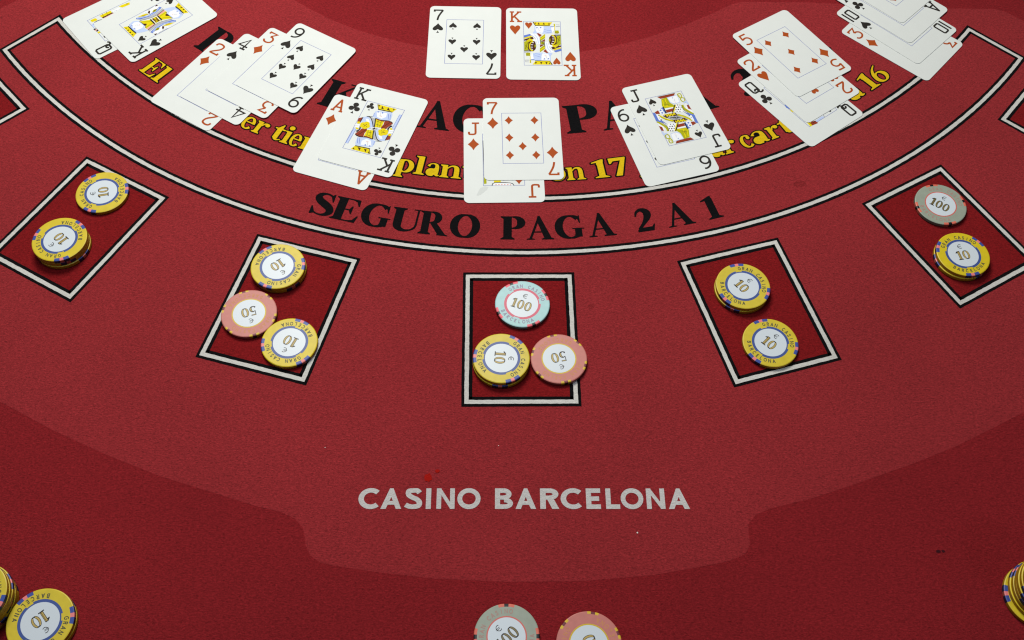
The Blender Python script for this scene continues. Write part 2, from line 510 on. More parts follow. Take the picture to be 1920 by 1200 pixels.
def place(polys, x=0.0, y=0.0, sx=1.0, sy=None, rot=0.0):
    sy = sx if sy is None else sy
    c, s = math.cos(rot), math.sin(rot)
    return [[(x + px * sx * c - py * sy * s, y + px * sx * s + py * sy * c) for px, py in p] for p in polys]


def bbox(polys):
    xs = [q[0] for p in polys for q in p]
    return min(xs), max(xs)

# ------------------------------------------------------------------ object helpers


def link(name, mesh, mats, parent=None, loc=(0, 0, 0)):
    for m in (mats if isinstance(mats, (list, tuple)) else [mats]):
        mesh.materials.append(m)
    o = bpy.data.objects.new(name, mesh)
    C.objects.link(o)
    o.parent = parent
    o.location = loc
    return o


def mesh_of(name, verts, faces):
    me = bpy.data.meshes.new(name)
    me.from_pydata(verts, [], faces)
    me.update()
    return me


def flat(name, polys, z, mat, parent=None, zf=None):
    """flat print: the union of polygons (mm) laid at height z (mm), optionally following a height function"""
    v, f = union(polys)
    me = mesh_of(name, [(x * MM, y * MM, ((zf(x, y) if zf else 0.0) + z) * MM) for x, y in v], f)
    return link(name, me, mat, parent)


def thing(name, label, cat, loc=(0, 0, 0), rotz=0.0, group=None):
    o = bpy.data.objects.new(name, None)
    o.empty_display_size = 0.02
    C.objects.link(o)
    o.location = loc
    o.rotation_euler = (0, 0, rotz)
    o['label'] = label
    o['category'] = cat
    if group:
        o['group'] = group
    return o

# ------------------------------------------------------------------ the table and its printed layout


D = json.loads(r'''{"pose":{"7s":[-50.31,663.99,0.0263],"Kh":[17.76,665.48,0.0366],"9s":[-190.77,625.22,-0.5129],"2d":[-257.64,603.62,-0.5273],"Kc":[-118.28,559.27,-0.2781],"Ad":[-136.25,545.81,-0.2852],"7d":[2.98,555.43,0.0593],"Jd":[-11.7,532.35,0.0612],"Js":[129.12,583.29,0.3379],"6s":[118.56,560.56,0.3218],"5d":[234.58,665.07,0.6102],"Qc":[236.0,610.49,0.6715],"3d":[335.31,688.47,0.8629],"Ks":[-321.68,676.4,-0.7859],"Qs":[-350.29,678.56,-0.8405],"4s":[-235.18,610.71,-0.5197],"3d2":[-214.05,618.71,-0.516],"2h":[236.9,636.26,0.6557],"10s":[333.59,708.69,0.8098],"Ac":[330.38,733.66,0.8198],"xd":[328.15,758.53,0.8098]},"boxes":{"1":[-332.0704,451.4212,-0.4748],"2":[-168.6002,386.1579,-0.2343],"3":[6.2013,367.7781,0.0448],"4":[179.3486,398.7837,0.3117],"5":[336.1066,474.8817,0.5497]},"bw":82.57947414123902,"bh":111.16169475455087,"chips":{"1A":[-320.83,482.03,-166.0],"1B":[-337.88,431.32,-130.6],"2A":[-173.95,416.61,-50.9],"2P":[-189.36,377.19,-69.0],"2C":[-156.99,354.32,-110.9],"3B":[7.15,393.68,71.9],"3Y":[-6.49,345.9,-2.8],"3P":[34.08,349.13,-74.4],"4A":[169.15,414.33,40.3],"4B":[185.37,368.61,47.0],"5G":[332.52,500.37,56.6],"5Y":[338.54,450.49,101.2],"6Y":[-276.53,153.22,-46.3],"7G":[3.78,155.1,137.5],"7P":[53.62,152.26,-157.5]},"c0":[-17.07424863958149,1005.5244520198847],"co":[564.4584113446678,-0.3085211612113151,-0.7507480401361404,1.1190666105936398],"ci":[512.618991170864,0.3537498426870993,-6.451909785851287,8.111613918581487],"low":[[-347.6,301.2],[-305.8,281.3],[-265.9,265.0],[-227.5,251.4],[-190.5,241.2],[-160.3,232.9],[-144.7,229.8],[-135.0,225.5],[-129.0,219.7],[-127.0,213.8],[-125.7,208.1],[-121.9,201.8],[-115.2,197.5],[-107.4,196.0],[-81.1,192.9],[-42.4,189.9],[3.5,189.6],[49.4,191.7],[95.6,197.4],[134.7,205.9],[144.4,208.6],[154.0,213.1],[157.8,219.6],[157.4,227.0],[158.0,233.5],[163.8,239.9],[173.8,244.6],[201.0,252.3],[234.9,265.0],[269.3,278.5],[304.9,294.1],[329.7,307.1],[357.5,321.9]],"upp":[[-490.4,656.8],[-461.6,684.5],[-449.4,696.2],[-438.9,704.4],[-217.0,718.4],[-205.2,709.2],[-190.8,698.9],[-169.5,685.9],[-146.8,674.8],[-124.5,666.8],[-102.5,660.5],[-83.1,656.3],[-50.1,653.1],[-13.1,652.5],[23.9,654.3],[50.2,656.9],[79.4,665.2],[111.2,678.6],[143.8,695.4],[170.4,712.1],[186.4,723.8],[197.6,728.2],[254.2,730.6],[275.8,730.3],[383.9,729.6],[427.4,731.0],[435.9,727.9],[450.1,716.2],[481.1,687.4]]}''')
COURT = json.loads(r'''{"Kh":[1,[["l",0,[-6.7,21.3,1.8,21.3,8.4,21.0,8.9,16.8,8.4,12.3,5.5,11.7,1.6,11.7,-3.1,11.3,-8.2,11.3,-8.2,13.2,-6.8,15.4]],["w",0,[-5.8,21.2,1.4,21.3,1.2,15.6,-0.0,12.2,-0.8,11.4,-2.7,11.9,-4.7,13.3,-5.8,16.6]],["b",1.3,[-4.6,18.9]],["b",1.3,[-1.3,19.1]],["b",0.35,[-5.1,19.5,-3.6,19.5]],["b",0.35,[-2.0,19.7,-0.4,19.7]],["p",0.5,[-3.1,15.2,-1.5,15.2]],["s",0.3,[-2.9,18.6,-3.0,16.6,-2.3,16.2]],["l",0.5,[-4.1,12.4,-2.3,13.2,-0.6,12.5]],["b",0.25,[1.7,17.2,5.6,15.6,8.1,16.0]],["b",0.25,[2.0,14.5,5.1,13.1,8.2,13.7]],["y",0,[-8.2,26.1,9.2,26.1,6.7,21.9,-6.1,21.8]],["n",0,[-8.2,26.1,-7.1,26.1,-5.7,21.9,-6.7,22.7]],["n",0,[-3.9,23.0,-2.9,25.9,-1.9,23.1]],["n",0,[0.6,23.1,1.7,25.9,2.6,23.1]],["n",0,[5.3,23.2,6.3,25.7,7.1,23.2]],["n",0,[-6.0,25.5,-5.6,23.0,-5.0,25.6]],["k",0.8,[-6.3,21.7,0.2,21.6,7.0,21.7]],["r",0,[-5.5,11.6,-3.5,12.3,-0.5,10.0,-2.4,7.1]],["g",0,[-2.9,6.1,2.5,11.4,2.4,6.2,-1.8,2.2]],["y",0.9,[-2.5,4.2,2.5,9.2]],["n",0,[-1.8,1.7,2.2,5.1,2.2,2.0]],["r",0,[-0.8,2.3,2.0,4.2,2.0,2.3]],["g",0,[-1.7,1.3,2.2,1.4,2.2,-1.5,-1.5,-1.6]],["k",0.4,[-5.5,11.6,-2.5,6.6,-1.6,1.2,-1.6,-1.6]],["w",0,[-12.1,11.5,-4.7,11.7,-2.2,7.2,-1.8,-1.4,-4.9,-1.4,-4.9,2.8,-6.3,6.6,-9.4,9.9]],["s",0.3,[-5.1,11.5,-2.8,7.2,-1.9,-1.4]],["s",0.3,[-10.2,10.4,-6.4,6.0,-5.0,0.6]],["l",0.7,[-7.1,10.4,-4.4,6.1,-3.6,-0.5]],["b",0,[-16.2,9.2,-10.8,11.2,-9.7,9.3,-16.1,6.4]],["y",0,[-16.1,6.3,-9.8,8.9,-9.1,7.5,-16.1,4.8]],["n",0,[-16.1,4.2,-8.5,7.7,-7.5,4.8,-16.1,2.6]],["y",0,[-16.1,0.8,-11.4,5.6,-8.5,4.1,-8.6,0.5,-16.2,0.3]],["k",0.3,[-16.1,0.7,-11.6,4.9]],["w",0,[-8.5,4.6,-5.2,4.1,-4.9,1.7,-8.0,1.1]],["k",0.3,[-12.4,3.2,-10.3,3.5]],["g",0,[12.6,9.2,16.1,9.8,16.0,-1.8,12.3,-2.0]],["n",0.35,[13.1,6.3,15.2,3.1]],["n",0.35,[15.1,7.5,13.1,-0.3]],["n",0,[5.5,3.6,6.1,7.3,7.7,9.6,10.9,10.4,12.7,8.0,12.3,-1.4,9.0,-2.6,6.5,-1.9]],["y",1.0,[8.2,10.2,10.7,8.0,11.3,3.8,10.6,0.3,8.4,-2.2]],["w",0.7,[8.5,7.9,10.0,7.5]],["w",0.7,[8.6,5.2,10.4,5.1]],["w",0.7,[8.3,2.4,10.2,2.2]],["w",0.7,[7.5,-0.1,9.2,-0.4]],["g",0,[5.7,3.7,6.7,6.0,7.1,3.8,6.6,1.3]],["s",0,[10.9,11.2,16.0,11.8,16.0,10.0,11.3,9.6]],["k",0.5,[11.3,9.3,16.1,9.8]],["g",0,[11.0,15.7,14.4,15.8,14.9,12.7,13.3,11.9,10.9,12.1]],["n",0.5,[11.4,13.5,14.5,13.8]],["y",1.1,[11.0,24.1,10.7,16.3]],["g",0.8,[10.6,23.8,11.2,21.3]],["w",0,[8.0,19.6,10.8,20.2,10.6,15.7,9.0,12.9,8.3,16.2]],["b",0.7,[7.4,20.4,10.8,20.5]],["s",0.6,[12.0,20.8,15.7,20.9]],["s",0.4,[12.4,23.0,15.6,22.8]]]],"Kc":[1,[["l",0,[-6.0,18.3,-1.1,19.8,7.7,20.9,8.8,18.6,9.4,12.6,4.3,11.3,-2.8,11.2,-6.2,12.0]],["w",0,[-4.9,18.0,3.9,19.3,4.6,15.1,1.9,12.1,-2.4,12.7]],["b",1.4,[-3.6,18.3]],["b",1.4,[0.2,18.4]],["s",0.3,[-1.5,18.1,-0.8,15.7,0.2,15.3]],["p",0.5,[-1.1,14.6,1.0,14.5]],["b",0.4,[5.4,18.8,7.2,13.0]],["b",0.4,[7.0,18.7,8.8,12.9]],["b",0.4,[-6.3,16.2,-5.3,12.5]],["y",0,[-7.2,26.1,9.8,26.1,7.8,21.8,-4.7,21.1]],["n",0,[-6.6,25.9,-4.9,23.5,-5.0,26.0]],["n",0,[-2.7,22.5,-2.8,25.6,-0.2,22.4]],["n",0,[2.4,22.5,2.4,25.6,5.3,22.5]],["n",0,[6.6,25.6,7.9,23.6,8.3,25.8]],["k",0.9,[-4.9,20.9,1.4,21.3,7.6,21.7]],["k",0.5,[-7.1,26.1,-4.6,21.2]],["l",0,[14.0,21.4,15.9,21.4,15.7,4.1,13.6,4.5]],["b",0.3,[14.2,21.1,13.8,4.6]],["b",0.3,[16.0,21.3,15.7,4.1]],["l",0,[-13.0,9.3,-9.3,11.0,-3.8,6.0,-1.4,1.0,-3.8,-1.4,-12.3,0.7,-13.5,5.0]],["w",0,[-10.7,8.0,-8.4,8.7,-5.4,5.1,-8.6,5.3]],["s",0,[-8.5,11.4,-3.0,10.5,-0.8,2.3,-2.0,2.2,-4.8,7.3]],["k",0.7,[-10.8,10.7,-7.6,10.5,-4.3,6.8,-1.2,1.2]],["k",0.4,[-9.4,11.2,-5.9,11.9]],["y",0,[-2.6,10.7,4.9,10.4,5.1,2.8,-0.2,1.8]],["g",0.7,[-0.3,10.1,1.9,2.6]],["g",0.7,[2.8,9.9,3.6,2.8]],["n",0.35,[-1.1,8.5,3.1,7.9]],["n",0.35,[-0.0,4.9,3.8,4.9]],["r",0,[5.1,10.6,10.7,11.9,12.6,9.8,9.5,3.1,6.0,0.6,4.8,3.5,5.6,6.8]],["n",0.5,[10.3,11.4,5.6,2.8]],["k",0.8,[-2.8,10.9,2.1,10.4,8.2,11.7,12.2,10.5]],["r",0.8,[-2.0,10.4,2.3,9.8,4.8,10.1]],["k",0.9,[-3.1,11.0,-1.6,6.3,-0.2,0.5]],["w",0,[12.6,9.8,12.7,7.9,10.3,3.7,10.0,0.7,10.4,3.5,10.0,4.6]],["s",0.9,[12.4,8.8,10.1,3.0]],["k",1.0,[13.0,7.3,11.0,4.6,11.7,0.9]],["r",0,[-16.3,6.7,-13.3,8.7,-13.3,3.1,-15.5,1.0]],["k",0.7,[-13.2,8.8,-13.3,5.1,-13.5,2.3]],["y",2.6,[-14.4,2.1]],["y",2.6,[-13.2,-3.9]],["w",0,[-16.3,0.0,-13.4,1.0,-11.7,-3.0,-15.8,-3.4]],["s",0.3,[-15.9,-1.8,-13.1,-1.2]],["k",1.0,[-11.8,-0.4,-10.9,-4.1,-12.0,-7.4]],["y",5,[-10.1,1.5]],["y",5,[-7.6,3.0]],["y",5,[-7.8,-0.4]],["y",4.5,[-6.2,0.8]],["y",4,[-10.2,-0.2]],["n",1.2,[-8.4,1.1]],["n",0.7,[-9.7,1.3]],["n",0.7,[-7.6,2.3]],["n",0.7,[-6.6,0.3]],["n",0.7,[-8.5,-0.6]],["w",0,[-4.1,-0.8,-1.0,1.6,3.9,0.8,0.3,-1.6]],["k",1.6,[-0.1,-0.3]]]],"Ks":[1,[["l",0,[-0.1,-20.4,1.9,-13.2,7.1,-12.4,5.9,-16.2,3.9,-20.3,2.1,-21.3]],["l",0,[-10.5,-20.4,-11.9,-16.1,-9.0,-12.1,-0.2,-11.4,2.2,-13.8,2.3,-21.0,-4.3,-21.8]],["w",0,[-8.6,-19.1,-9.9,-16.0,-8.1,-12.7,-0.8,-12.1,0.7,-14.6,-0.0,-19.6,-4.5,-20.3]],["b",0.9,[-8.2,-19.6,-6.8,-19.6]],["b",0.9,[-3.8,-19.6,-2.6,-19.5]],["s",0.4,[-6.3,-17.4,-5.4,-15.5,-4.3,-15.6]],["p",0.5,[-4.7,-13.9,-3.5,-15.1]],["b",0.4,[-10.5,-20.4,-4.3,-21.8,2.1,-21.3]],["y",0,[-11.1,-26.0,-9.0,-22.1,3.1,-21.9,5.4,-26.6]],["n",0,[-9.5,-25.9,-8.6,-24.5,-7.2,-25.1]],["n",0,[-5.8,-26.0,-5.5,-24.1,-3.8,-25.0]],["n",0,[-2.5,-26.0,-1.9,-24.2,0.1,-25.1]],["n",0,[1.5,-26.1,1.9,-24.4,3.4,-25.2]],["k",1.0,[-9.2,-22.3,-2.6,-22.4,3.1,-22.0]],["y",0,[-8.1,-12.0,-3.5,-3.9,3.4,-3.7,4.1,-12.1,1.9,-12.5,0.4,-10.8,-5.4,-11.5]],["n",0,[-4.1,-11.6,-1.4,-8.8,0.3,-9.7,-0.1,-11.5]],["k",0.4,[-7.9,-11.9,-4.6,-11.3,0.8,-11.1,2.3,-12.8]],["g",0.8,[-6.3,-11.1,-2.4,-6.4,-1.8,-4.1]],["g",0.8,[2.5,-11.8,1.4,-4.7]],["p",0,[3.7,-12.5,6.1,-11.8,4.3,-3.9,2.9,-3.9]],["r",0.4,[5.9,-12.1,4.0,-3.5]],["s",0,[6.6,-12.1,8.8,-12.2,7.0,-4.3,7.3,2.7,9.4,10.5,8.2,11.3,4.9,2.5,4.3,-3.9]],["k",0.3,[6.4,-12.4,4.7,-4.2,5.1,2.4,8.5,11.1]],["b",0,[9.9,-12.2,12.2,-11.3,9.9,-5.2,9.3,2.4,13.4,11.6,12.3,12.5,9.7,10.3,7.6,2.6,7.5,-4.6]],["l",0.7,[11.1,-10.5,8.5,-4.3,8.8,2.7,12.4,11.3]],["w",0,[12.2,-11.3,9.9,-0.3,12.7,-1.2,14.8,-3.9,15.5,-8.9]],["g",0,[11.2,-8.3,9.1,-5.2,10.5,-2.7,12.3,-5.4]],["n",0.6,[11.2,-7.5,10.4,-4.2]],["y",0,[10.2,0.5,10.9,5.4,13.7,10.2,13.3,5.2,12.4,2.2]],["n",0.4,[10.5,1.6,12.2,6.9]],["n",0,[10.1,-0.0,12.2,0.6,14.3,-1.8,12.7,-2.2]],["w",0,[12.4,0.5,13.5,3.7,15.8,2.2,14.7,-0.7]],["l",0.8,[13.7,0.7,14.4,2.3]],["n",0,[14.1,-11.2,15.0,-8.3,16.2,-10.7]],["s",0.5,[15.8,-7.7,15.6,-2.2,16.1,2.1]],["y",0,[-3.2,-3.8,-3.0,3.1,3.5,2.8,3.4,-3.7]],["k",1.0,[-3.4,-3.7,3.6,-3.8]],["k",1.0,[-2.9,3.2,3.8,3.4]],["w",0.6,[-2.8,-2.5,3.2,-2.7]],["n",0.8,[-2.8,-1.0,3.1,-1.6]],["r",1.6,[0.1,-1.2]],["r",1.6,[-0.1,1.2]],["n",0.8,[-2.7,1.5,3.4,1.2]]]],"Js":[1,[["r",0,[-5.8,26.3,10.4,26.2,8.8,23.7,2.3,23.3,-3.8,23.4]],["n",0.4,[-5.5,26.0,10.2,25.9]],["g",0,[-3.3,23.0,1.9,23.4,2.3,16.9,4.6,13.3,3.2,11.1,-4.5,13.0,-5.8,15.2]],["y",0.8,[-2.5,21.7,-4.3,14.8]],["y",0.8,[-0.1,22.4,-1.5,13.9]],["y",1.0,[-4.1,14.0,3.3,12.2]],["n",0.3,[-1.2,18.6,-1.2,15.9]],["n",0.3,[-3.8,17.3,0.5,15.0]],["l",0,[1.9,23.4,11.4,23.7,10.5,15.1,5.5,14.4,2.3,16.9]],["w",0,[2.3,22.7,11.0,23.2,10.2,15.6,5.7,15.0,3.0,17.3]],["b",1.0,[6.3,21.5]],["s",0.3,[7.3,20.2,6.9,17.9,5.9,17.9]],["p",0.5,[6.3,16.4,7.6,16.3]],["g",0.9,[11.9,24.3,14.3,24.3,14.5,21.5,12.9,19.6,11.9,21.6,11.9,24.3]],["g",0.9,[12.9,19.6,15.4,18.8,15.1,15.5,13.1,15.1,12.2,17.4,12.9,19.6]],["y",0.7,[12.7,23.1,13.0,21.2]],["w",0,[-4.6,12.1,3.0,11.9,2.5,10.7,-4.9,10.7]],["g",0.6,[-4.6,12.7,3.2,12.0]],["r",0,[-4.5,10.3,2.9,10.4,1.1,7.4,-4.6,7.3]],["k",1.4,[-5.4,14.1,-5.4,7.0]],["k",1.1,[5.4,13.6,0.1,6.1]],["y",0.9,[6.2,13.3,1.0,6.1]],["b",0,[-10.5,12.4,-5.7,14.0,-5.8,7.0,-9.5,6.7]],["w",4,[-8.6,11.3]],["w",4,[-8.3,8.2]],["b",1.8,[-8.6,11.3]],["b",1.8,[-8.3,8.2]],["r",0,[-14.3,10.5,-10.5,12.0,-10.5,7.8,-13.3,7.8]],["w",0,[6.3,13.3,11.1,12.6,8.5,4.2,1.6,5.9]],["k",1.1,[7.4,12.7]],["k",1.1,[9.2,12.1]],["k",1.3,[7.4,10.3]],["k",1.1,[5.4,10.5]],["k",1.1,[9.3,9.7]],["k",1.3,[6.0,8.0]],["k",1.1,[7.9,7.7]],["k",1.1,[4.0,8.2]],["k",1.0,[4.2,6.2]],["k",1.0,[6.5,5.6]],["w",0,[14.4,11.9,15.9,10.5,16.6,1.1,14.7,0.3,12.3,5.8]],["r",0,[14.5,10.9,16.2,10.0,16.6,4.4,14.3,6.4]],["g",2.0,[11.2,11.8,11.2,7.4,16.0,-0.4]],["n",0.4,[10.7,12.0,10.2,6.4,13.9,-0.4]],["l",1.6,[13.0,13.7,15.9,14.2,16.1,11.1]],["b",0,[8.8,5.4,10.9,2.5,14.7,0.3,16.7,-1.9,15.9,-10.8,14.3,-9.9,13.7,-3.4,10.6,1.6]],["w",0,[12.8,-0.5,15.4,-1.9,15.0,-7.8,13.4,-6.6]],["k",0.8,[12.8,-1.8]],["k",0.8,[13.4,-4.7]],["k",0.8,[14.0,-7.5]],["b",0,[-15.9,10.1,-14.1,9.6,-14.1,0.7,-16.1,0.7]],["w",0,[-14.0,8.2,-11.8,7.9,-11.5,2.1,-13.6,1.4]],["k",0.8,[-12.4,6.4]],["k",0.8,[-12.8,3.5]],["k",0.8,[-11.9,1.2]],["n",0,[-7.4,5.9,2.3,5.4,3.3,1.7,-5.9,1.8,-7.5,2.9]],["y",0.9,[-7.9,5.4,-6.0,5.5,-5.8,3.4,-3.9,5.5,-3.6,3.1,-1.6,5.4,-1.2,3.0,0.9,5.1,1.1,3.0]],["g",0,[-12.1,7.6,-10.3,5.1,-6.4,0.6,-2.2,-2.3,-3.7,-3.5,-8.6,0.2,-12.0,4.6]],["y",0.8,[-11.7,6.8,-8.8,2.3,-3.5,-2.3]],["n",0.9,[-8.8,5.0,-6.4,1.9]],["s",0,[-5.8,1.6,2.4,1.8,6.3,-1.3,4.7,-2.9,-3.2,-1.5]],["k",0.7,[-3.3,0.7,0.8,0.4]],["k",0.7,[1.3,-0.7,4.2,-1.2]]]],"Qs":[0,[["l",0,[-10.0,-26.2,-9.9,-24.3,-4.5,-25.9,-5.6,-27.3]],["y",0,[-15.0,-24.8,-14.8,-20.1,-12.3,-19.4,-11.1,-20.8,-11.9,-24.8]],["k",0.7,[-10.2,-23.3,-10.4,-19.2,-9.3,-16.1]],["y",0,[-15.1,-16.1,-15.0,-5.2,-11.3,-5.6,-11.0,-14.9]],["n",0.3,[-16.2,-12.9,-11.3,-13.5]],["n",0.3,[-15.8,-9.0,-11.1,-9.9]],["n",0,[-11.7,-15.7,-12.1,-5.3,-10.7,-4.5,-9.9,-14.6]],["p",0,[-10.3,-15.2,-10.7,-6.1,-9.9,-2.5,-9.6,-13.2]],["w",0,[-14.0,-4.3,-13.9,3.0,-11.6,2.1,-11.7,-3.9]],["s",0.4,[-14.5,-3.2,-11.8,-0.6]],["y",0,[-15.2,3.0,-15.2,6.2,-14.1,13.0,-11.3,11.8,-11.9,4.8]],["n",1.2,[-13.6,10.2]],["b",0,[-10.8,5.2,-10.8,10.3,-9.2,9.4,-9.3,5.4]],["b",0.9,[-8.9,-24.8]],["s",0.6,[-4.8,-24.6,-2.7,-24.5]],["k",1.5,[-2.2,-28.0,-2.7,-26.1]],["p",1.4,[-0.4,-27.7,-1.4,-25.4]],["k",1.3,[0.9,-27.2,0.0,-24.9]],["y",2.4,[3.1,-27.2,3.3,-23.7]],["k",1.2,[9.9,-24.8,12.2,-24.9,11.7,-23.0]]]],"Qc":[0,[["s",0.5,[-15.0,10.9,-15.0,6.0]],["b",0,[-14.6,4.8,-12.9,1.9,-15.2,-4.5,-16.9,-0.3]],["w",0.8,[-14.6,1.6,-14.7,-1.9]],["y",0,[-15.9,-3.2,-14.1,-6.9,-14.7,-8.9,-16.5,-6.5]],["s",0.6,[-15.0,-7.8,-15.3,-10.8]],["k",0,[-15.2,-9.3,-13.6,-12.1,-13.8,-16.8,-15.5,-13.1]],["y",0,[-14.1,-18.9,-9.9,-25.1,-5.5,-26.2,-15.5,-27.6]],["n",0.5,[-13.3,-21.1,-13.0,-26.1]],["r",0,[-11.9,-23.7,-6.3,-25.3,-7.7,-28.3,-13.5,-27.3]],["k",0.6,[-10.8,-25.3,-7.8,-25.8]],["l",0,[-7.6,-25.2,0.6,-24.7,2.1,-26.9,-7.5,-26.8]],["s",0.8,[2.5,-24.5,1.8,-27.2]],["k",2.2,[10.5,-24.5]],["k",0.9,[-14.2,19.4]]]],"Jd":[0,[["k",0.5,[-16.1,19.9,-15.7,-7.1,-15.7,-23.8]],["g",0,[-15.9,-17.3,-13.9,-20.3,-13.8,-24.8,-15.8,-25.4]],["y",0,[-8.0,-20.4,-2.6,-20.5,-2.5,-24.0,-7.9,-24.2]],["s",0.7,[-1.2,-21.9,4.4,-21.5]],["w",0,[-9.1,-26.9,-7.2,-24.2,5.2,-24.6,7.4,-27.1]],["k",0.6,[-9.6,-27.0,-7.3,-24.0,5.2,-24.6,7.7,-27.2]],["p",1.2,[-6.4,-26.0]],["p",1.2,[-4.1,-26.0]],["p",1.2,[-1.8,-26.0]],["p",1.2,[0.5,-26.1]],["p",1.2,[2.9,-26.1]],["p",1.2,[5.0,-26.4]]]]}''')
CX, CY = D['c0']


def P(R, deg):
    a = math.radians(deg)
    return (CX + R * math.sin(a), CY - R * math.cos(a))


table = thing('card_table', 'red felt card table top printed with betting boxes, arcs and lettering', 'table')
# felt slab with a finely divided top
nx, ny = 44, 28
X0, X1, Y0, Y1 = -1000, 1000, -120, 1080
v = [((X0 + (X1 - X0) * i / nx) * MM, (Y0 + (Y1 - Y0) * j / ny) * MM, 0.0) for j in range(ny + 1) for i in range(nx + 1)]
f = [(j * (nx + 1) + i, j * (nx + 1) + i + 1, (j + 1) * (nx + 1) + i + 1, (j + 1) * (nx + 1) + i) for j in range(ny) for i in range(nx)]
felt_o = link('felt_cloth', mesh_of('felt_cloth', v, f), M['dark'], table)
bv = [(x * MM, y * MM, z * MM) for z in (-0.5, -24) for x, y in ((X0, Y0), (X1, Y0), (X1, Y1), (X0, Y1))]
link('table_board', mesh_of('table_board', bv, [(0, 1, 2, 3), (7, 6, 5, 4), (0, 4, 5, 1), (1, 5, 6, 2), (2, 6, 7, 3), (3, 7, 4, 0)]), M['wood'], table)

# lighter field: outer arc with the name panel below, dealer's arc cut out above
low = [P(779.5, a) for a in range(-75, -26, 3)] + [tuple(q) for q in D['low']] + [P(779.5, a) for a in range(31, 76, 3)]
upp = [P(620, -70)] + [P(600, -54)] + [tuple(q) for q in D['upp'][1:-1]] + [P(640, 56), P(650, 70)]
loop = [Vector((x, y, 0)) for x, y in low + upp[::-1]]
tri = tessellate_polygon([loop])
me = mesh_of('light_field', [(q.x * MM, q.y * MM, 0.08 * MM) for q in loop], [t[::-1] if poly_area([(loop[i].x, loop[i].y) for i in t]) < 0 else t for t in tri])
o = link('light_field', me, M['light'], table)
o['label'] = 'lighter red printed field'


def jitter(pts, a):
    return [(x + random.uniform(-a, a), y + random.uniform(-a, a)) for x, y in pts]


def dense(pts, step=2.2):
    out = []
    n = len(pts)
    for i in range(n):
        a, b = pts[i], pts[(i + 1) % n]
        k = max(1, int(math.dist(a, b) / step))
        out += [(a[0] + (b[0] - a[0]) * j / k, a[1] + (b[1] - a[1]) * j / k) for j in range(k)]
    return out


def strip_mesh(name, path, d0, d1, z, mat, parent, rough=0.10):
    """closed band between two offsets (mm) of a closed path; slightly ragged printed edges"""
    n = len(path)
    vv, ff = [], []
    for i in range(n):
        a, p, b = path[i - 1], path[i], path[(i + 1) % n]
        u = Vector((p[0] - a[0], p[1] - a[1])).normalized()
        w = Vector((b[0] - p[0], b[1] - p[1])).normalized()
        t = (u + w).normalized()
        m = 1.0 / max(0.4, t.dot(u))
        for d in (d0, d1):
            e = random.uniform(-rough, rough)
            vv.append(((p[0] - t.y * (d * m + e)) * MM, (p[1] + t.x * (d * m + e)) * MM, z * MM))
    for i in range(n):
        j = (i + 1) % n
        ff.append((2 * i, 2 * j, 2 * j + 1, 2 * i + 1))
    me = mesh_of(name, vv, ff)
    return link(name, me, mat, parent)


BW, BH = D['bw'], D['bh']


def betting_box(cx, cy, ang):
    w, h = BW / 2 - 3.4, BH / 2 - 3.4                # centre of the white line
    c, s = math.cos(ang), math.sin(ang)
    loc = lambda x, y: (cx + x * c - y * s, cy + x * s + y * c)
    cor = [loc(-w, -h), loc(w, -h), loc(w, h), loc(-w, h)]
    b = link('betting_box', mesh_of('betting_box', [(x * MM, y * MM, .16 * MM) for x, y in [loc(-w, -h), loc(w, -h), loc(w, h), loc(-w, h)]], [(0, 1, 2, 3)]), M['box'], table)
    path = dense(cor)
    strip_mesh('black_border', path, -3.6, 4.0, .24, M['fblack'], b)
    strip_mesh('white_border', path, -1.5, 1.5, .32, M['fwhite'], b, .13)
    return b


for k in '12345':
    betting_box(*D['boxes'][k])
for deg in (-45.35, 49.6):
    x, y = P(638, deg)
    betting_box(x, y, math.radians(deg + .9))

# insurance band: two arcs joined at both ends
Ro = lambda d: sum(c * math.radians(d) ** e for c, e in zip(D['co'], (0, 1, 2, 4)))
Ri = lambda d: sum(c * math.radians(d) ** e for c, e in zip(D['ci'], (0, 1, 2, 4)))
st = lambda a, b, n: [a + (b - a) * i / n for i in range(n + 1)]
band = [P(Ro(a), a) for a in st(-48.87, 53.4, 420)]
ends = [P(Ri(a), a) for a in st(53.89, -49.63, 380)]
path = dense(band + ends, 3.0)
ib = strip_mesh('insurance_band', path, -3.8, 3.8, .24, M['fblack'], table)
strip_mesh('white_line', path, -1.5, 1.5, .32, M['fwhite'], ib, .13)


def on_arc(R, cap, items, glyph, o=0.0, wt=1.0):
    WT[0] = wt
    """letters given as (character, first degree, last degree) with feet on the circle of radius R"""
    out = []
    for ch, a0, a1 in items:
        g = glyph(ch)
        x0, x1 = bbox(g)
        am = (a0 + a1) / 2
        sx = math.radians(a1 - a0) * R / (x1 - x0)
        px, py = P(R, am)
        a = math.radians(am)
        if o:
            g = inflate(g, o)
        g = [[((x - (x0 + x1) / 2) * sx, y * cap) for x, y in p] for p in g]
        out.append(place(g, px, py, 1.0, 1.0, a))
    return out


def print_letters(items, groups, z, mat, parents=None, name='letter'):
    """one flat print per letter"""
    out = []
    for i, g in enumerate(groups):
        v_, f_ = union(g)
        out.append(link(name, mesh_of(name, [(x * MM, y * MM, z * MM) for x, y in v_], f_), mat, parents[i] if parents else table))
    return out


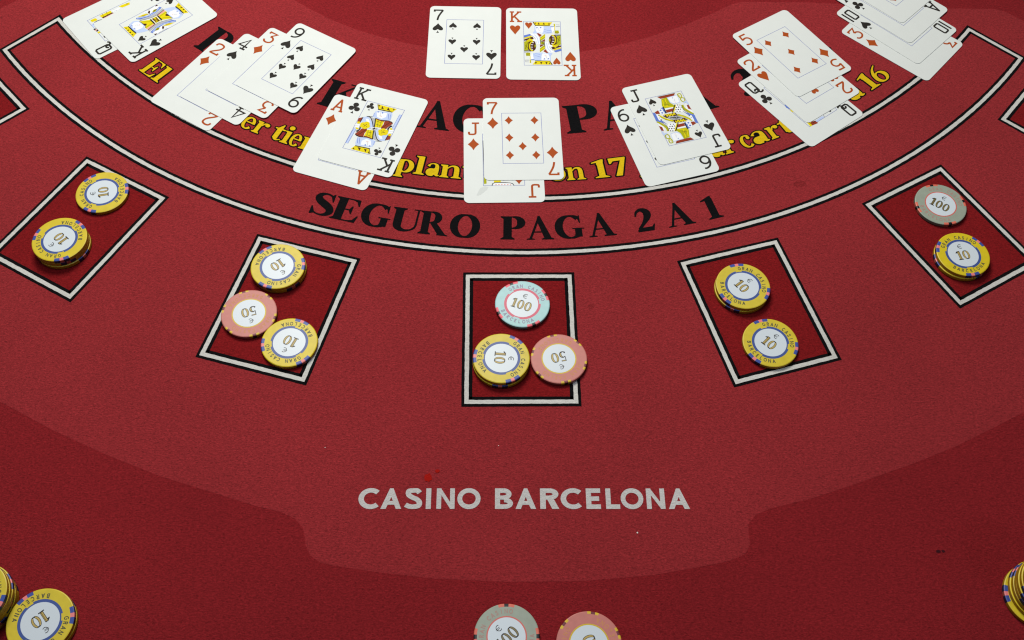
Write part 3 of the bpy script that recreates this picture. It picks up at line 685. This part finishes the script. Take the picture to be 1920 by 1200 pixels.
SEG = [('S', -15.05, -13.15), ('E', -13.25, -11.05), ('G', -10.85, -8.42), ('U', -8.35, -5.9), ('R', -6.0, -3.6), ('O', -3.5, -1.08),
       ('P', .62, 2.6), ('A', 2.7, 4.9), ('G', 5.03, 7.38), ('A', 7.7, 9.92), ('2', 11.68, 13.2), ('A', 14.22, 16.5), ('1', 17.6, 18.92)]
print_letters(SEG, on_arc(552.2, 22.0, SEG, serif_glyph, 0, 1.12), .30, M['fblack'])
BIG = [('B', -36.6, -33.4), ('K', -19.85, -15.9), ('A', -8.68, -5.18), ('C', -4.95, -1.7), ('P', 7.3, 10.95), ('A', 11.2, 14.7), ('A', 20.85, 24.35),
       ('3', 27.75, 30.4), ('2', 38.0, 40.9)]
print_letters(BIG, on_arc(446.6, 30.6, BIG, serif_glyph, 0, 1.08), .30, M['fblack'])
YEL = [('E', -38.2, -36.55), ('l', -36.5, -35.5), ('e', -25.3, -24.05), ('r', -23.95, -22.62), ('t', -22.0, -20.9), ('i', -20.88, -20.05), ('e', -20.05, -18.98),
       ('n', -18.9, -17.1), ('p', -9.4, -7.72), ('l', -7.66, -6.64), ('a', -6.52, -5.25), ('n', -5.2, -3.2), ('t', -3.15, -1.95),
       ('o', 4.95, 6.5), ('n', 6.6, 8.35), ('1', 9.12, 10.58), ('7', 10.8, 12.42), ('y', 13.35, 14.9), ('a', 20.7, 21.95), ('r', 22.02, 23.45),
       ('c', 24.0, 25.12), ('a', 25.25, 26.8), ('r', 27.0, 28.35), ('t', 28.5, 29.65), ('a', 37.05, 38.7), ('1', 39.45, 40.92), ('6', 41.02, 42.65)]
yo = print_letters(YEL, on_arc(495.4, 18.6, YEL, serif_glyph, .056, .86), .28, M['fblack'])
print_letters(YEL, on_arc(495.4, 18.6, YEL, serif_glyph, 0, .86), .36, M['fyellow'], yo, 'letter_fill')

LOGO = [('C', -95.5, -82.0), ('A', -80.9, -67.4), ('S', -65.6, -53.9), ('I', -51.5, -48.2), ('N', -44.6, -32.8), ('O', -31.1, -15.9), ('B', -6.5, 5.2), ('A', 6.9, 20.3),
        ('R', 23.0, 35.4), ('C', 36.4, 50.2), ('E', 53.1, 62.6), ('L', 66.0, 75.2), ('O', 75.8, 90.7), ('N', 92.7, 104.8), ('A', 107.0, 120.8)]
la = math.radians(2.19)
gl = []
for ch, xa, xb in LOGO:
    g = sans_glyph(ch, .22)
    x0, x1 = bbox(g)
    sx = (xb - xa) / (x1 - x0)
    g = [[((x - x0) * sx + xa + 95.5, y * 14.2) for x, y in p] for p in g]
    gl.append(place(g, -95.5, 233.75, 1, 1, la))
print_letters(LOGO, gl, .30, M['flogo'])


def blob(x, y, rx, ry, mat, name, z=.34, seed=1):
    rnd = random.Random(seed)
    pts = [(x + rx * math.cos(2 * math.pi * i / 14) * rnd.uniform(.7, 1.2), y + ry * math.sin(2 * math.pi * i / 14) * rnd.uniform(.7, 1.2)) for i in range(14)]
    return flat(name, [pts], z, M[mat], table)


blob(-51.4, 257.1, 2.6, 3.2, 'stain_red', 'wax_stain', seed=3)
blob(-45.8, 261.9, 1.6, 1.4, 'stain_red', 'wax_stain', seed=5)
blob(278.4, 219.5, 1.7, 1.2, 'stain_black', 'scuff_mark', seed=7)
blob(281.6, 219.8, 1.2, .9, 'stain_black', 'scuff_mark', seed=9)
blob(225.2, 518.5, 5.0, 4.0, 'stain_dim', 'faint_stain', .12, 11)
blob(57.4, 396.1, 2.6, 2.4, 'stain_dim', 'faint_stain', .12, 13)
for i, (x, y, r) in enumerate([(85.6, 224.6, .55), (-6, 282, .3), (-122, 276, .3), (330, 716, .45)]):
    flat('lint_speck', [disc(x, y, r, 7)], .4, M['lint'], table)

# ------------------------------------------------------------------ playing cards
CW, CH, CT = 63.4, 88.0, 0.30
WA, WB = 0.03, 0.03


def warp(x, y):
    return WA * (x / (CW / 2)) ** 2 + WB * (y / (CH / 2)) ** 2


def card_body_mesh():
    rc = 4.2
    xs = [-CW / 2 + rc * (1 - math.cos(math.radians(a))) for a in range(0, 91, 15)]
    xs += [-CW / 2 + rc + (CW - 2 * rc) * i / 12 for i in range(1, 12)]
    xs += [-q for q in xs[:7]][::-1]
    rows = 12
    vv, ff = [], []
    for side in (1, 0):
        for x in xs:
            e = CW / 2 - abs(x)
            ye = CH / 2 if e >= rc else CH / 2 - rc + math.sqrt(max(0, rc * rc - (rc - e) ** 2))
            for j in range(rows + 1):
                y = -ye + 2 * ye * j / rows
                vv.append((x * MM, y * MM, (warp(x, y) + CT * side) * MM))
    n = len(xs)
    W = rows + 1
    off = n * W
    for i in range(n - 1):
        for j in range(rows):
            a, b, c, d = i * W + j, (i + 1) * W + j, (i + 1) * W + j + 1, i * W + j + 1
            ff.append((a, b, c, d))
            ff.append((off + d, off + c, off + b, off + a))
    ring = [i * W for i in range(n)] + [(n - 1) * W + j for j in range(1, W)] + [i * W + rows for i in range(n - 2, -1, -1)] + [j for j in range(rows - 1, 0, -1)]
    for i in range(len(ring)):
        a, b = ring[i], ring[(i + 1) % len(ring)]
        ff.append((b, a, off + a, off + b))
    me = mesh_of('card_stock', vv, ff)
    return me


BODY = card_body_mesh()
BODY.materials.append(M['card'])
TOP = lambda x, y: warp(x, y) + CT


def seg_rect(w, h, t):
    pts = dense([(-w / 2, -h / 2), (w / 2, -h / 2), (w / 2, h / 2), (-w / 2, h / 2)], 6)
    return ribbon(pts, t, True)


FRAME_V, FRAME_F = union(seg_rect(32.6, 54.0, .42))
FRAME = mesh_of('frame_line', [(x * MM, y * MM, (TOP(x, y) + .02) * MM) for x, y in FRAME_V], FRAME_F)
FRAME.materials.append(M['line'])

LAY = {'A': [(0, 0, 0)], '2': [(0, 19, 0), (0, -19, 1)], '3': [(0, 19, 0), (0, 0, 0), (0, -19, 1)],
       '4': [(-10.5, 19, 0), (10.5, 19, 0), (-10.5, -19, 1), (10.5, -19, 1)],
       '5': [(-10.2, 19, 0), (10.2, 19, 0), (0, 0, 0), (-10.2, -19, 1), (10.2, -19, 1)],
       '6': [(-11.6, 19, 0), (11.6, 19, 0), (-11.6, 0, 1), (11.6, 0, 1), (-11.6, -19, 1), (11.6, -19, 1)],
       '7': [(-10.6, 19, 0), (10.6, 19, 0), (-10.6, .3, 1), (10.6, .3, 1), (0, -9, 1), (-10.6, -18.4, 1), (10.6, -18.4, 1)],
       '9': [(-10.8, 18.5, 0), (10.8, 18.5, 0), (-10.8, 6, 0), (10.8, 6, 0), (0, 0, 1), (-10.8, -6.2, 1), (10.8, -6.2, 1), (-10.8, -18.6, 1), (10.8, -18.6, 1)],
       '10': [(-10.5, 19, 0), (10.5, 19, 0), (-10.5, 6, 0), (10.5, 6, 0), (0, 12.5, 0), (0, -12.5, 1), (-10.5, -6, 1), (10.5, -6, 1), (-10.5, -19, 1), (10.5, -19, 1)]}
MESHES = {}


def cached(key, name, polys, mat, z=.03):
    if key not in MESHES:
        v_, f_ = union(polys)
        me_ = mesh_of(name, [(x * MM, y * MM, (TOP(x, y) + z) * MM) for x, y in v_], f_)
        me_.materials.append(mat)
        MESHES[key] = me_
    o_ = bpy.data.objects.new(name, MESHES[key])
    C.objects.link(o_)
    return o_


def court_mesh(key):
    rot, items = COURT[key]
    names = sorted({c for c, _, _ in items})
    vv, ff, mi = [], [], []
    for turn in ((1, -1) if rot else (1,)):
        z = .03
        for col, wd, xy in items:
            pts = [(xy[i] * turn, xy[i + 1] * turn) for i in range(0, len(xy), 2)]
            if wd and len(pts) == 1:
                polys = [disc(pts[0][0], pts[0][1], wd / 2, 12)]
            elif wd:
                polys = ribbon(smooth(pts, 3) if len(pts) > 2 else pts, wd)
            else:
                polys = [pts]
            v_, f_ = union(polys)
            k = len(vv)
            z += .0022
            vv += [(x * MM, y * MM, (TOP(x, y) + z) * MM) for x, y in v_]
            ff += [[i + k for i in t] for t in f_]
            mi += [names.index(col)] * len(f_)
    me_ = mesh_of('court_picture', vv, ff)
    for c in names:
        me_.materials.append(M[c])
    me_.polygons.foreach_set('material_index', mi)
    return me_


def make_card(key, rank, suit, layer, label):
    x, y, a = D['pose'][key]
    t = thing('playing_card', label, 'playing card', (x * MM, y * MM, (.38 + layer * .38) * MM), a, 'playing cards dealt on the felt')
    ob = bpy.data.objects.new('card_stock', BODY)
    C.objects.link(ob)
    ob.parent = t
    fo = bpy.data.objects.new('frame_line', FRAME)
    C.objects.link(fo)
    fo.parent = t
    ink = M['ink_red'] if suit in 'hd' else M['ink_black']
    tag_ = 'r' if suit in 'hd' else 'b'
    g = card_glyph(rank)
    for turn in (0, 1):
        r = math.pi * turn
        sg = -1 if turn else 1
        wide = 9.0 / .66
        o_ = cached(('rank', rank, tag_, turn), 'rank_index', place(place(g, -28.2, 26.0, wide, 13.4), 0, 0, 1, 1, r), ink)
        o_.parent = t
        sc = 9.3 if suit != 'c' else 9.6
        o_ = cached(('ip', suit, turn), 'suit_mark', place(place(pip(suit), -23.8, 16.0, sc, sc), 0, 0, 1, 1, r), ink)
        o_.parent = t
    if key in COURT:
        link('court_picture', court_mesh(key), [], t)
        if key in ('Kh', 'Kc', 'Ks', 'Js', 'Jd'):
            for turn in (0, 1):
                if key == 'Jd' and not turn:
                    continue
                o_ = cached(('cp', suit, turn), 'pip', place(place(pip(suit), -11.8, 21.6, 6.4, 6.6), 0, 0, 1, 1, math.pi * turn), ink, .06)
                o_.parent = t
    else:
        for px, py, dn in LAY[rank]:
            o_ = cached(('pip', suit, px, py, dn), 'pip', place(pip(suit), px, py, 6.8, 6.7, math.pi * dn), ink)
            o_.parent = t
    return t


make_card('7s', '7', 's', 0, "seven of spades lying left in the dealer's pair at the top centre")
make_card('Kh', 'K', 'h', 0, "king of hearts lying right in the dealer's pair at the top centre")
make_card('Qs', 'Q', 's', 0, 'queen of spades mostly under the king of spades at the top left')
make_card('Ks', 'K', 's', 1, 'king of spades on top of the queen of spades at the top left')
make_card('2d', '2', 'd', 0, 'two of diamonds, lowest card of the four card fan left of centre')
make_card('4s', '4', 's', 1, 'four of spades between the two and three of diamonds in the left fan')
make_card('3d2', '3', 'd', 2, 'three of diamonds directly under the nine of spades in the left fan')
make_card('9s', '9', 's', 3, 'nine of spades, uppermost card of the four card fan left of centre')
make_card('Ad', 'A', 'd', 0, 'ace of diamonds lying under the king of clubs')
make_card('Kc', 'K', 'c', 1, 'king of clubs lying on top of the ace of diamonds')
jd = make_card('Jd', 'J', 'd', 0, 'jack of diamonds with a grey smudge, lying under the seven of diamonds')
make_card('7d', '7', 'd', 1, 'seven of diamonds lying on the jack of diamonds at the centre')
make_card('6s', '6', 's', 0, 'six of spades lying under the jack of spades')
make_card('Js', 'J', 's', 1, 'jack of spades lying on the six of spades right of centre')
make_card('Qc', 'Q', 'c', 0, 'queen of clubs, lowest card of the fan under the five of diamonds')
make_card('2h', '2', 'h', 1, 'two of hearts between the queen of clubs and the five of diamonds')
make_card('5d', '5', 'd', 2, 'five of diamonds on top of the two of hearts in the right fan')
make_card('3d', '3', 'd', 0, 'three of diamonds, lowest card of the fan at the top right corner')
make_card('10s', '10', 's', 1, 'ten of spades on the three of diamonds in the top right fan')
make_card('Ac', 'A', 'c', 2, 'ace of clubs on the ten of spades, cut by the top edge')
make_card('xd', '4', 'd', 3, 'diamond card on the ace of clubs, almost wholly cut off by the top edge')
sm = flat('smudge', [[(-19, -29.5), (-15.5, -27.5), (-12.5, -28.5), (-13.5, -31), (-17.5, -35), (-20.5, -37), (-22, -36.5), (-20.5, -33)]], .015, M['smudge'], jd, TOP)

# ------------------------------------------------------------------ chips
RAD, TH = 20.0, 3.3


def lathe(profile, n=80):
    vv, ff = [], []
    k = len(profile)
    for i in range(n):
        a = 2 * math.pi * i / n
        for r, z in profile:
            vv.append((r * math.cos(a) * MM, r * math.sin(a) * MM, z * MM))
    for i in range(n):
        j = (i + 1) % n
        for q in range(k - 1):
            ff.append((i * k + q, j * k + q, j * k + q + 1, i * k + q + 1))
    ff.append([i * k for i in range(n)][::-1])
    ff.append([i * k + k - 1 for i in range(n)])
    return vv, ff


PROFILE = [(19.3, 0), (19.85, .25), (20, .7), (20, 2.6), (19.85, 3.05), (19.3, TH)]


EDGE = {'s_navy': 'e_navy', 's_pink': 'e_spot', 's_rose': 'e_spot', 's_coral': 'e_spot', 's_black': 'e_black', 's_maroon': 'e_black', 's_yellow': 'e_gold'}  # face colour of a spot -> its painted-shade copy for the rim


def spot_mesh(segs, depth):
    """inlaid edge spot that wraps from the face over the rim; segs = (start, end, material)"""
    prof = [(20 - depth, TH + .02), (19.3, TH + .02), (19.86, 3.06), (20.02, 2.6), (20.02, .7), (19.86, .24), (19.3, -.0)]
    mats = []
    vv, ff, mi = [], [], []
    for a0, a1, m in segs:
        if m not in mats:
            mats.append(m)
        n = max(2, int((a1 - a0) / 3))
        k0 = len(vv)
        k = len(prof)
        for i in range(n + 1):
            a = math.radians(a0 + (a1 - a0) * i / n)
            for r, z in prof:
                vv.append((r * math.cos(a) * MM, r * math.sin(a) * MM, z * MM))
        for i in range(n):
            for q in range(k - 1):
                ff.append((k0 + i * k + q, k0 + i * k + q + 1, k0 + (i + 1) * k + q + 1, k0 + (i + 1) * k + q))
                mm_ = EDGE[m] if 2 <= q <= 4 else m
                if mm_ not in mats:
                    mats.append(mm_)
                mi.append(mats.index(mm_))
    me_ = mesh_of('edge_spot', vv, ff)
    for m in mats:
        me_.materials.append(M[m])
    me_.polygons.foreach_set('material_index', mi)
    return me_


def ring_text(text, R, cap, mid, span, inward):
    """capital letters round the rim; inward = tops point to the centre"""
    out = []
    n = len(text)
    for i, ch in enumerate(text):
        if ch == ' ':
            continue
        g = sans_glyph(ch, .2)
        x0, x1 = bbox(g)
        t_ = (i + .5) / n - .5
        a = mid + (t_ if inward else -t_) * span
        wd = min(1.0, (x1 - x0)) * cap * .80
        sx = wd / (x1 - x0)
        g = [[((x - (x0 + x1) / 2) * sx, y * cap) for x, y in p] for p in g]
        rot = math.radians(a + 90 if inward else a - 90)
        out.append(place(g, R * math.cos(math.radians(a)), R * math.sin(math.radians(a)), 1, 1, rot))
    return out


def numeral(ch):
    """open-face numerals: (dark outline, gold fill), height 1"""
    if ch == '1':
        dark = [rect(.12, .06, .38, 1.0), rect(.0, 0, .5, .09), [(.14, 1.0), (-.06, .84), (-.06, .76), (.14, .8)]]
        gold = [rect(.165, .1, .27, .94), rect(.30, .1, .34, .94)]
        return dark, gold, .56
    if ch == '0':
        dark = pen(arc(.36, .5, .25, .45, 0, 360, 28), .25, .07, True)
        gold = [[(.36 + (x - .36), y) for x, y in q] for q in pen(arc(.36, .5, .25, .44, 115, 245, 10), .16, .02)] + \
            pen(arc(.36, .5, .25, .44, -65, 65, 10), .16, .02)
        return dark, gold, .80
    dark = [rect(.10, .88, .56, 1.0), rect(.10, .5, .17, 1.0)] + wsm([(.13, .52, .07), (.3, .6, .12), (.47, .5, .22), (.52, .3, .26), (.44, .1, .18), (.26, .04, .1), (.08, .1, .1)]) + [disc(.1, .14, .08)]
    gold = [rect(.16, .915, .5, .965)] + wsm([(.40, .54, .05), (.48, .45, .1), (.515, .3, .12), (.46, .14, .08)])
    return dark, gold, .72


def chip_meshes(kind):
    body, spots, text, ring, num, fill, n_spot, value = KINDS[kind]
    S = {}
    vv, ff = lathe(PROFILE)
    me_ = mesh_of('chip_body', vv, ff)
    me_.materials.append(M[body])
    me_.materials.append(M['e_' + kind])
    q = len(PROFILE) - 1                                  # the rim between the two bevels gets the clay colour with shade painted in
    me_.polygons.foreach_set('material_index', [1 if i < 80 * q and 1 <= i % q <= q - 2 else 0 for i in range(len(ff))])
    S['body'] = me_
    S['spots'] = []
    if kind == 'yellow':
        for a in (90 + 60, 90 - 60, 270):
            S['spots'].append(spot_mesh([(a - 16, a - 4, spots[0]), (a - 4, a + 4, spots[1]), (a + 4, a + 16, spots[0])], 2.5))
    else:
        offs = (45, 135, 225, 315) if n_spot == 4 else (30, 90, 150, 210, 270, 330)
        big = 15 if n_spot == 4 else 10.5
        for a in offs:
            S['spots'].append(spot_mesh([(a - big, a - 4, spots[0]), (a - 4, a + 4, spots[1]), (a + 4, a + big, spots[0])], 2.0 if n_spot == 4 else 1.7))

    def fl(name, polys, z, m, grouped=False):
        v_, f_ = [], []
        for g in (polys if grouped else [polys]):
            a_, b_ = union(g)
            f_ += [[i + len(v_) for i in t] for t in b_]
            v_ += a_
        q = mesh_of(name, [(x * MM, y * MM, (TH + z) * MM) for x, y in v_], f_)
        q.materials.append(M[m])
        return q

    S['lettering'] = fl('rim_lettering', ring_text('GRAN CASINO', 13.9, 2.9, 90, 122, False) + ring_text('BARCELONA', 16.8, 2.9, 270, 104, True), .03, text, True)
    rp = ribbon(arc(0, 0, 11.9, 11.9, 0, 360, 60), .9 if kind != 'pink' else .9, True)
    if kind in ('yellow', 'blue'):
        for a in ((38, 142), (158, 262), (278, 382)):
            rp += ribbon(arc(0, 0, 12.8, 12.8, a[0] + 2, a[1] - 2, 16), 1.1)
    S['ring'] = fl('inlay_ring', rp, .02, ring)
    S['inlay'] = fl('inlay', [disc(0, 0, 11.5, 48)], .05, 'inlay')
    dk, gd = [], []
    H = 8.0
    WX = 7.6 if len(value) == 2 else 7.0
    xs = 0.0
    parts = []
    for ch in value:
        d_, g_, wd = numeral(ch)
        parts.append((d_, g_, xs))
        xs += wd
    for d_, g_, x_ in parts:
        dk += place(d_, (x_ - xs / 2 + .02) * WX, -5.0, WX, H)
        gd += place(g_, (x_ - xs / 2 + .02) * WX, -5.0, WX, H)
    S['numeral'] = fl('numeral', dk, .07, num)
    S['fill'] = fl('numeral_fill', gd, .09, fill)
    eu = ribbon(arc(.2, 6.9, 1.6, 1.8, 50, 310, 14), .42) + ribbon([(-2.0, 7.2), (1.0, 7.2)], .3) + ribbon([(-2.0, 6.5), (.8, 6.5)], .3)
    S['euro'] = fl('euro_sign', eu, .07, num)
    return S


KINDS = {'yellow': ('c_yellow', ('s_navy', 's_pink'), 't_yellow', 'r_navy', 'num', 'gold', 3, '10'),
         'pink': ('c_pink', ('s_yellow', 's_maroon'), 't_pink', 'r_yellow', 'num', 'gold', 6, '50'),
         'blue': ('c_blue', ('s_rose', 's_black'), 't_blue', 'r_rose', 'num', 'gold', 4, '100'),
         'grey': ('c_grey', ('s_coral', 's_black'), 't_grey', 'r_coral', 'num', 'olive', 4, '100')}
GROUP = {'yellow': 'yellow ten euro chips on the table', 'pink': 'pink fifty euro chips on the table', 'blue': 'hundred euro chips on the table', 'grey': 'hundred euro chips on the table'}
PROTO = {}


def chip(kind, x, y, z, up, label, printed=True):
    """one chip; up = world direction (degrees) of the top of its printed face"""
    if kind not in PROTO:
        PROTO[kind] = chip_meshes(kind)
    S = PROTO[kind]
    t = thing('casino_chip', label, 'casino chip', (x * MM, y * MM, z * MM), math.radians(up - 90), GROUP[kind])

    def put(name, me_, par=t):
        o_ = bpy.data.objects.new(name, me_)
        C.objects.link(o_)
        o_.parent = par
        return o_
    put('chip_body', S['body'])
    for m in S['spots']:
        put('edge_spot', m)
    if printed:
        put('rim_lettering', S['lettering'])
        put('inlay_ring', S['ring'])
        i_ = put('inlay', S['inlay'])
        nn = put('numeral', S['numeral'], i_)
        put('numeral_fill', S['fill'], i_)
        put('euro_sign', S['euro'], i_)
    return t


G = .36           # resting height on the printed felt


def stack(kind, key, labels, jit=.5, ups=None):
    x, y, up = D['chips'][key]
    n = len(labels)
    for i, lb in enumerate(labels):
        top = i == n - 1
        jx, jy = (0, 0) if top else (random.uniform(-jit, jit), random.uniform(-jit, jit))
        chip(kind, x + jx, y + jy, G + i * (TH + .06), up if top else (ups[i] if ups else random.uniform(0, 360)), lb, top)


stack('yellow', '1A', ['single yellow 10 chip in the upper corner of the far left box'])
stack('yellow', '1B', ['lowest yellow chip of the three chip pile in the far left box', 'middle yellow chip of the three chip pile in the far left box',
                       'top yellow 10 chip of the three chip pile in the far left box'], .9, (35, 120))
stack('yellow', '2A', ['lower yellow chip of the pair above the pink chip, second box from left', 'upper yellow 10 chip of the pair above the pink chip, second box from left'], .8, (10,))
stack('pink', '2P', ['pink 50 chip over the white line of the second box from left'])
stack('yellow', '2C', ['single yellow 10 chip touching the pink chip, bottom of second box from left'])
stack('blue', '3B', ['pale blue 100 chip at the top of the centre box'])
stack('yellow', '3Y', ['lower yellow chip of the pair in the centre box', 'upper yellow 10 chip of the pair in the centre box'], .9, (-30,))
stack('pink', '3P', ['pink 50 chip over the right line of the centre box'])
stack('yellow', '4A', ['lower yellow chip of the pair, upper left of the fourth box', 'upper yellow 10 chip of the pair, upper left of the fourth box'], .7, (65,))
stack('yellow', '4B', ['single yellow 10 chip by the bottom line of the fourth box'])
stack('grey', '5G', ['grey 100 chip at the top of the far right box'])
stack('yellow', '5Y', ['lower yellow chip of the pair in the far right box', 'upper yellow 10 chip of the pair in the far right box'], .9, (130,))
stack('yellow', '6Y', ['lower yellow chip of the pair at the bottom left, beside the tall pile', 'upper yellow 10 chip of the pair at the bottom left, beside the tall pile'], .8, (-10,))
stack('grey', '7G', ['grey 100 chip cut by the bottom edge of the view'])
stack('pink', '7P', ['pink 50 chip cut by the bottom edge, right of the grey chip'])
ordw = ['lowest', 'second', 'third', 'fourth', 'fifth', 'sixth', 'seventh', 'eighth', 'ninth', 'tenth', 'eleventh']
rl = random.Random(4)
for i in range(6):
    chip('yellow', -315.0 + rl.uniform(-.7, .7), 164.5 + rl.uniform(-.7, .7), G + i * (TH + .06), (-20 + 37 * i) % 360,
         ('top' if i == 5 else ordw[i]) + ' yellow chip of the tall pile cut by the left edge', i == 5)
for i in range(12):
    dx = 0 if i == 0 else 2.2 + .25 * i
    chip('yellow', 333.5 + dx + rl.uniform(-.4, .4), 192.5 + (0 if i == 0 else 1.2) + rl.uniform(-.4, .4), G + i * (TH + .06), (118, 200, 80, 35, 150, 260, 310, 20, 77, 141, 230, 8)[i],
         ('top' if i == 11 else ordw[i]) + ' yellow chip of the tall pile cut by the right edge', i in (0, 11))
